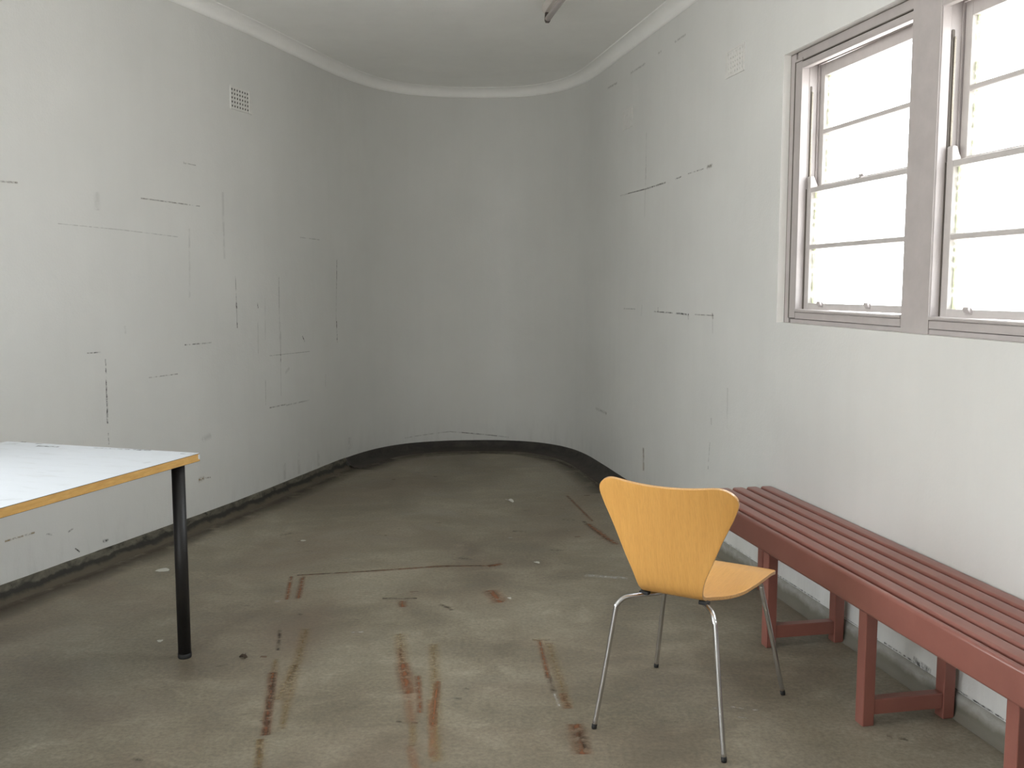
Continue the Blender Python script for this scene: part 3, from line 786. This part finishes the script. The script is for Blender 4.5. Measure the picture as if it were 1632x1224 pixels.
tb(0, TL, 0, TW, TH-.0008, TH, 0)
tb(-.0004, TL+.0004, -.0004, TW+.0004, TH-.0302, TH-.0290, 2)
tb(-.0007, .010, -.0007, .004, TH-.022, TH-.004, 0)        # chipped white corner
def tloc(x, y):
    d = Vector((x, y, 0))-A; return d.dot(e1), abs(d.dot(e2))
def tmark(p, q, kind, w):
    (x0, y0), (x1, y1) = tloc(*p), tloc(*q); d = Vector((x1-x0, y1-y0)); k = MK[kind]+2
    nq = Vector((-d.y, d.x)).normalized()*w/2; z = TH+.0006
    b = tt.add([(x0-nq.x, Y(y0-nq.y), z), (x1-nq.x, Y(y1-nq.y), z), (x1+nq.x, Y(y1+nq.y), z), (x0+nq.x, Y(y0+nq.y), z)])
    L_ = d.length; tt.face([b, b+1, b+2, b+3], k, [(0,-1),(L_,-1),(L_,1),(0,1)])
tmark((-1.852,3.745), (-1.755,3.724), 'black', .028); tmark((-1.615,3.702), (-1.393,3.647), 'black', .012); tmark((-1.236,3.574), (-1.18,3.561), 'black', .010)
tmark((-1.44,3.66), (-1.37,3.643), 'black', .022); tmark((-1.50,2.798), (-1.44,2.81), 'grey', .03); tmark((-1.301,3.382), (-1.283,3.406), 'grey', .03)
tmark((-1.966,3.845), (-1.94,3.838), 'black', .02); tmark((-1.881,3.80), (-1.853,3.79), 'black', .02); tmark((-1.80,3.78),(-1.77,3.78),'grey',.03)
tmark((-2.0,3.80),(-1.95,3.79),'grey',.06)
tt.build('tabletop', [M_lam, M_ply, M_edge]+MARKS, table)
LG = MB()
lx, ly = .080, .038
for (x0, x1, y0, y1) in ((.045, TL-.045, .085, .11), (.045, TL-.045, TW-.095, TW-.07), (lx-.04, lx+.01, .09, TW-.09), (TL-lx-.01, TL-lx+.02, ly+.015, TW-.045)):
    ya, yb = sorted((Y(y0), Y(y1))); LG.box(x0, x1, ya, yb, TH-.046, TH-.0302)
LG.build('underframe', M_black, table, bevel=.002)
for (x, y) in ((lx, ly), (TL-lx, ly), (.215, TW-.024), (TL-lx, TW-.024)):
    m = MB(); m.tube([(x, Y(y), .018), (x, Y(y), TH-.0305)], .0238, 28); lg = m.build('leg', M_black, table)
    m = MB(); m.tube([(x, Y(y), 0), (x, Y(y), .004), (x, Y(y), .0185)], [.0235, .0250, .0250], 28); m.build('foot_cap', simple('black_rubber', (.01,.01,.01), .7) if x == lx and y == ly else bpy.data.materials['black_rubber'], lg)
M_rubber = bpy.data.materials['black_rubber']

# ------------------------------------------------------------ chair
C0 = Vector((.583, 3.07, 0)); Fv = Vector((.511, .859, 0)).normalized(); Rv = Vector((Fv.y, -Fv.x, 0))
chair = empty('shell_chair', C0, atan2(Rv.y, Rv.x))       # local x to the sitter's right, local y forwards
tag(chair, 'bent-plywood shell chair in honey-coloured veneer on thin chrome legs', 'chair')
M_ven, nt, b_ = new_mat('honey_beech_veneer')
uvn = nt.nodes.new('ShaderNodeUVMap'); mp = nt.nodes.new('ShaderNodeMapping'); mp.inputs['Scale'].default_value = (26, 1.4, 1)
nt.links.new(uvn.outputs[0], mp.inputs[0])
n = noise_n(nt, mp.outputs[0], 3.0, 6, 0.65, 0.3)
mp2 = nt.nodes.new('ShaderNodeMapping'); mp2.inputs['Scale'].default_value = (160, 14, 1); nt.links.new(uvn.outputs[0], mp2.inputs[0])
nf = noise_n(nt, mp2.outputs[0], 2.0, 3, 0.6)
c = ramp(nt, n, [(0.3, (0.65, 0.335, 0.088)), (0.7, (0.71, 0.380, 0.108))])
c = mix(nt, .25, c, ramp(nt, nf, [(0.35, grey(.72)), (0.55, grey(1.05))]), 'MULTIPLY')
nt.links.new(c, b_.inputs['Base Color']); b_.inputs['Roughness'].default_value = 0.38
b_.inputs['Coat Weight'].default_value = 0.08; b_.inputs['Coat Roughness'].default_value = 0.2
M_vedge, nt, b_ = new_mat('ply_edge_layers')
n = noise_n(nt, coords(nt, (1,1,1)), 300, 2, 0.5)
nt.links.new(ramp(nt, n, [(0.3, (0.50, 0.27, 0.10)), (0.7, (0.68, 0.42, 0.19))]), b_.inputs['Base Color']); b_.inputs['Roughness'].default_value = 0.3
b_.inputs['Coat Weight'].default_value = 0.3

PR = [(-.282,.806),(-.262,.735),(-.240,.65),(-.221,.57),(-.204,.50),(-.188,.462),(-.160,.440),(-.115,.430),(-.02,.430),(.08,.436),(.17,.442),(.230,.439),(.263,.432),(.278,.424)]
def cr(P, i, t):
    p = [Vector(P[min(max(k, 0), len(P)-1)]) for k in (i-1, i, i+1, i+2)]
    return 0.5*((2*p[1]) + (-p[0]+p[2])*t + (2*p[0]-5*p[1]+4*p[2]-p[3])*t*t + (-p[0]+3*p[1]-3*p[2]+p[3])*t**3)
prof = []
for i in range(len(PR)-1):
    for k in range(8): prof.append(cr(PR, i, k/8))
prof.append(Vector(PR[-1]))
pl_ = [0.0]
for i in range(1, len(prof)): pl_.append(pl_[-1]+(prof[i]-prof[i-1]).length)
LT = pl_[-1]
def on_prof(t):
    t = min(max(t, 0), LT)
    for i in range(len(pl_)-1):
        if t <= pl_[i+1] or i == len(pl_)-2: break
    k = (t-pl_[i])/(pl_[i+1]-pl_[i]); p = prof[i].lerp(prof[i+1], k)
    a = prof[max(i-2, 0)]; b = prof[min(i+3, len(prof)-1)]; d = (b-a).normalized()
    return p, Vector((-d.y, d.x)) if False else Vector((-d.y, d.x))
WC = [(0,.2235),(.05,.225),(.10,.209),(.14,.190),(.18,.171),(.26,.137),(.31,.116),(.36,.104),(.405,.101),(.435,.112),(.47,.145),(.52,.181),(.58,.201),(.63,.209),(.68,.2125),(LT,.2125)]
def half_w(t):
    for i in range(len(WC)-1):
        if t <= WC[i+1][0] or i == len(WC)-2: break
    def g(k): return WC[min(max(k, 0), len(WC)-1)]
    (t0, w0), (t1, w1) = g(i), g(i+1)
    m0 = (g(i+1)[1]-g(i-1)[1])/max(1e-6, g(i+1)[0]-g(i-1)[0]); m1 = (g(i+2)[1]-g(i)[1])/max(1e-6, g(i+2)[0]-g(i)[0])
    h = t1-t0; x = min(max((t-t0)/h, 0), 1)
    w = w0*(2*x**3-3*x**2+1)+m0*h*(x**3-2*x**2+x)+w1*(-2*x**3+3*x**2)+m1*h*(x**3-x**2)
    r = .072
    rf = .080
    if t > LT-rf: w -= rf - sqrt(max(0, rf*rf-(t-(LT-rf))**2))
    if t < r: w -= r - sqrt(max(0, r*r-(r-t)**2))
    return w
def sm(a, b, x):
    x = min(max((x-a)/(b-a), 0), 1); return x*x*(3-2*x)
def shell_pt(u, t, side):
    w = half_w(t); x = u*w
    dip = .009*(1-(x/.2235)**2)*(1-sm(.0, .10, t))          # top edge sags in the middle
    fdip = -.004*(x/.2)**2*sm(LT-.08, LT, t)
    tt_ = t + dip + fdip
    p, nn = on_prof(tt_)
    cv = .030*(1-sm(.10, .36, t)) + .010*(1-sm(.2,.36,t)) + .016*sm(.45, .58, t)*(1-1.2*sm(.62, LT, t))
    q = p + nn*(cv*(x/.2235)**2) + nn*side*.0055
    return (x, q.x, q.y)
ts = [0, .0012, .003, .006, .010, .015, .021, .028, .036, .044, .053, .062, .072]
t = .084
while t < LT-.055: ts.append(t); t += .0125
ts += [LT-.05, LT-.04, LT-.03, LT-.022, LT-.015, LT-.009, LT-.004, LT]
NU = 28
m = MB()
# sitter side normal: for the back it points forwards, for the seat upwards
grid = {}
for si, side in enumerate((1, -1)):
    for i, t in enumerate(ts):
        grid[si, i] = m.add([shell_pt(-1+2*j/NU, t, side) for j in range(NU+1)])
for si in (0, 1):
    for i in range(len(ts)-1):
        for j in range(NU):
            a, b = grid[si, i], grid[si, i+1]
            uv = [((-1+2*jj/NU)*half_w(ts[ii]), ts[ii]) for jj, ii in ((j, i), (j+1, i), (j+1, i+1), (j, i+1))]
            m.face([a+j, a+j+1, b+j+1, b+j], 0, uv, True)
for i in range(len(ts)-1):
    for j in (0, NU):
        m.face([grid[0, i]+j, grid[0, i+1]+j, grid[1, i+1]+j, grid[1, i]+j], 1)
for i in (0, len(ts)-1):
    for j in range(NU):
        m.face([grid[0, i]+j, grid[0, i]+j+1, grid[1, i]+j+1, grid[1, i]+j], 1)
sh = m.build('seat_shell', [M_ven, M_vedge], chair, bevel=.0022, seg=2)

M_chrome = simple('worn_chrome', (0.62, 0.62, 0.63), 0.22, 1.0)
def smooth_path(P, n=6):
    P = [tuple(p) for p in P]; out = []
    for i in range(len(P)-1):
        p = [Vector(P[min(max(k, 0), len(P)-1)]) for k in (i-1, i, i+1, i+2)]
        for k in range(n):
            t = k/n; out.append(0.5*((2*p[1]) + (-p[0]+p[2])*t + (2*p[0]-5*p[1]+4*p[2]-p[3])*t*t + (-p[0]+3*p[1]-3*p[2]+p[3])*t**3))
    out.append(Vector(P[-1])); return out
for sx in (-1, 1):
    rear = [(sx*.03,-.03,.4125), (sx*.075,-.11,.4150), (sx*.120,-.178,.4185), (sx*.143,-.211,.4165), (sx*.157,-.232,.400), (sx*.163,-.238,.372), (sx*.186,-.258,.190), (sx*.211,-.279,.006)]
    front = [(sx*.03,.03,.4095), (sx*.09,.11,.4125), (sx*.145,.178,.4145), (sx*.160,.196,.409), (sx*.168,.206,.392), (sx*.172,.210,.365), (sx*.201,.245,.190), (sx*.231,.279,.006)]
    for P in (rear, front):
        m = MB(); m.tube(smooth_path(P), .0080, 16); lg = m.build('leg', M_chrome, chair)
        d = (Vector(P[-1])-Vector(P[-2])).normalized(); e = Vector(P[-1])
        m = MB(); m.tube([e-d*.010, e+d*.0005, Vector((e.x, e.y, 0))+Vector((0,0,.0008))], [.0084, .0086, .0078], 14); m.build('rubber_foot', M_rubber, lg)
m = MB(); m.tube([(0,0,.402),(0,0,.410),(0,0,.4245)], [.068,.072,.072], 28); m.build('mounting_plate', M_black, chair, bevel=.002)
for sx in (-1, 1):
    for y, zt in ((-.150, .4305), (.135, .4335)):
        m = MB(); x = sx*(.098 if y < 0 else .112)
        m.box(x-.018, x+.014, y-.010, y+.010, .4185, zt); m.build('spacer_pad', M_rubber, chair, bevel=.003)

# ------------------------------------------------------------ bits lying on the floor
M_flake = simple('fallen_paint_flake', (0.50, 0.49, 0.44), 0.7)
M_leaf = simple('dry_leaf', (0.045, 0.030, 0.018), 0.8)
def flake(x, y, sx, sy_, label, curl=.004, rz=0, n=9, notch=0.0):
    m = MB(); top = []; 
    for i in range(n):
        a = 2*pi*i/n; k = 1+.18*sin(a*3+x*9)-notch*max(0, cos(a-1.3))
        top.append((sx*cos(a)*k, sy_*sin(a)*k, .0022+curl*abs(cos(a))))
    b0 = m.add([(p[0], p[1], p[2]-.0014) for p in top]); b1 = m.add(top); c0 = m.add([(0,0,.0004),(0,0,.0022)])
    for i in range(n):
        j = (i+1) % n
        m.face([b0+i, b0+j, b1+j, b1+i]); m.face([b1+i, b1+j, c0+1]); m.face([b0+j, b0+i, c0])
    o = m.build('paint_flake', M_flake); o.location = (x, y, 0); o.rotation_euler = (0, 0, rz)
    return tag(o, label, 'paint flake', 'fallen paint flakes on the floor')
flake(-.016, 6.138, .020, .045, 'curled white paint flake alone on the floor towards the curved end', .012, .5, 11, .6)
flake(-1.705, 4.632, .032, .030, 'largest flat white flake, left of the black table leg near the wall', .001, .2)
flake(-1.38, 3.688, .011, .012, 'small white flake just left of the foot of the table leg', .001, .3)
flake(.126, 4.76, .012, .018, 'small white flake beyond the end of the rust line, nearest the chair', .002, .7)
flake(-.011, 4.205, .008, .012, 'tiny white flake in front of the rust line, left of the chair', .002, .4)
flake(-1.137, 5.177, .014, .012, 'tiny pale flake on the left of the floor, far behind the table leg', .001, .1)
m = MB(); m.tube([(-.016,0,.003),(-.006,.006,.007),(.006,.002,.006),(.016,-.004,.003)], [.002,.006,.006,.001], 7)
m.tube([(0,.002,.004),(.004,.018,.010)], [.003,.001], 6); m.tube([(.002,0,.004),(.010,-.014,.003)], [.004,.002], 6)
o = m.build('dry_leaf', M_leaf); o.location = (-1.007, 3.521, 0)
tag(o, 'small crumpled dark brown leaf scrap on the floor right of the table leg', 'leaf')
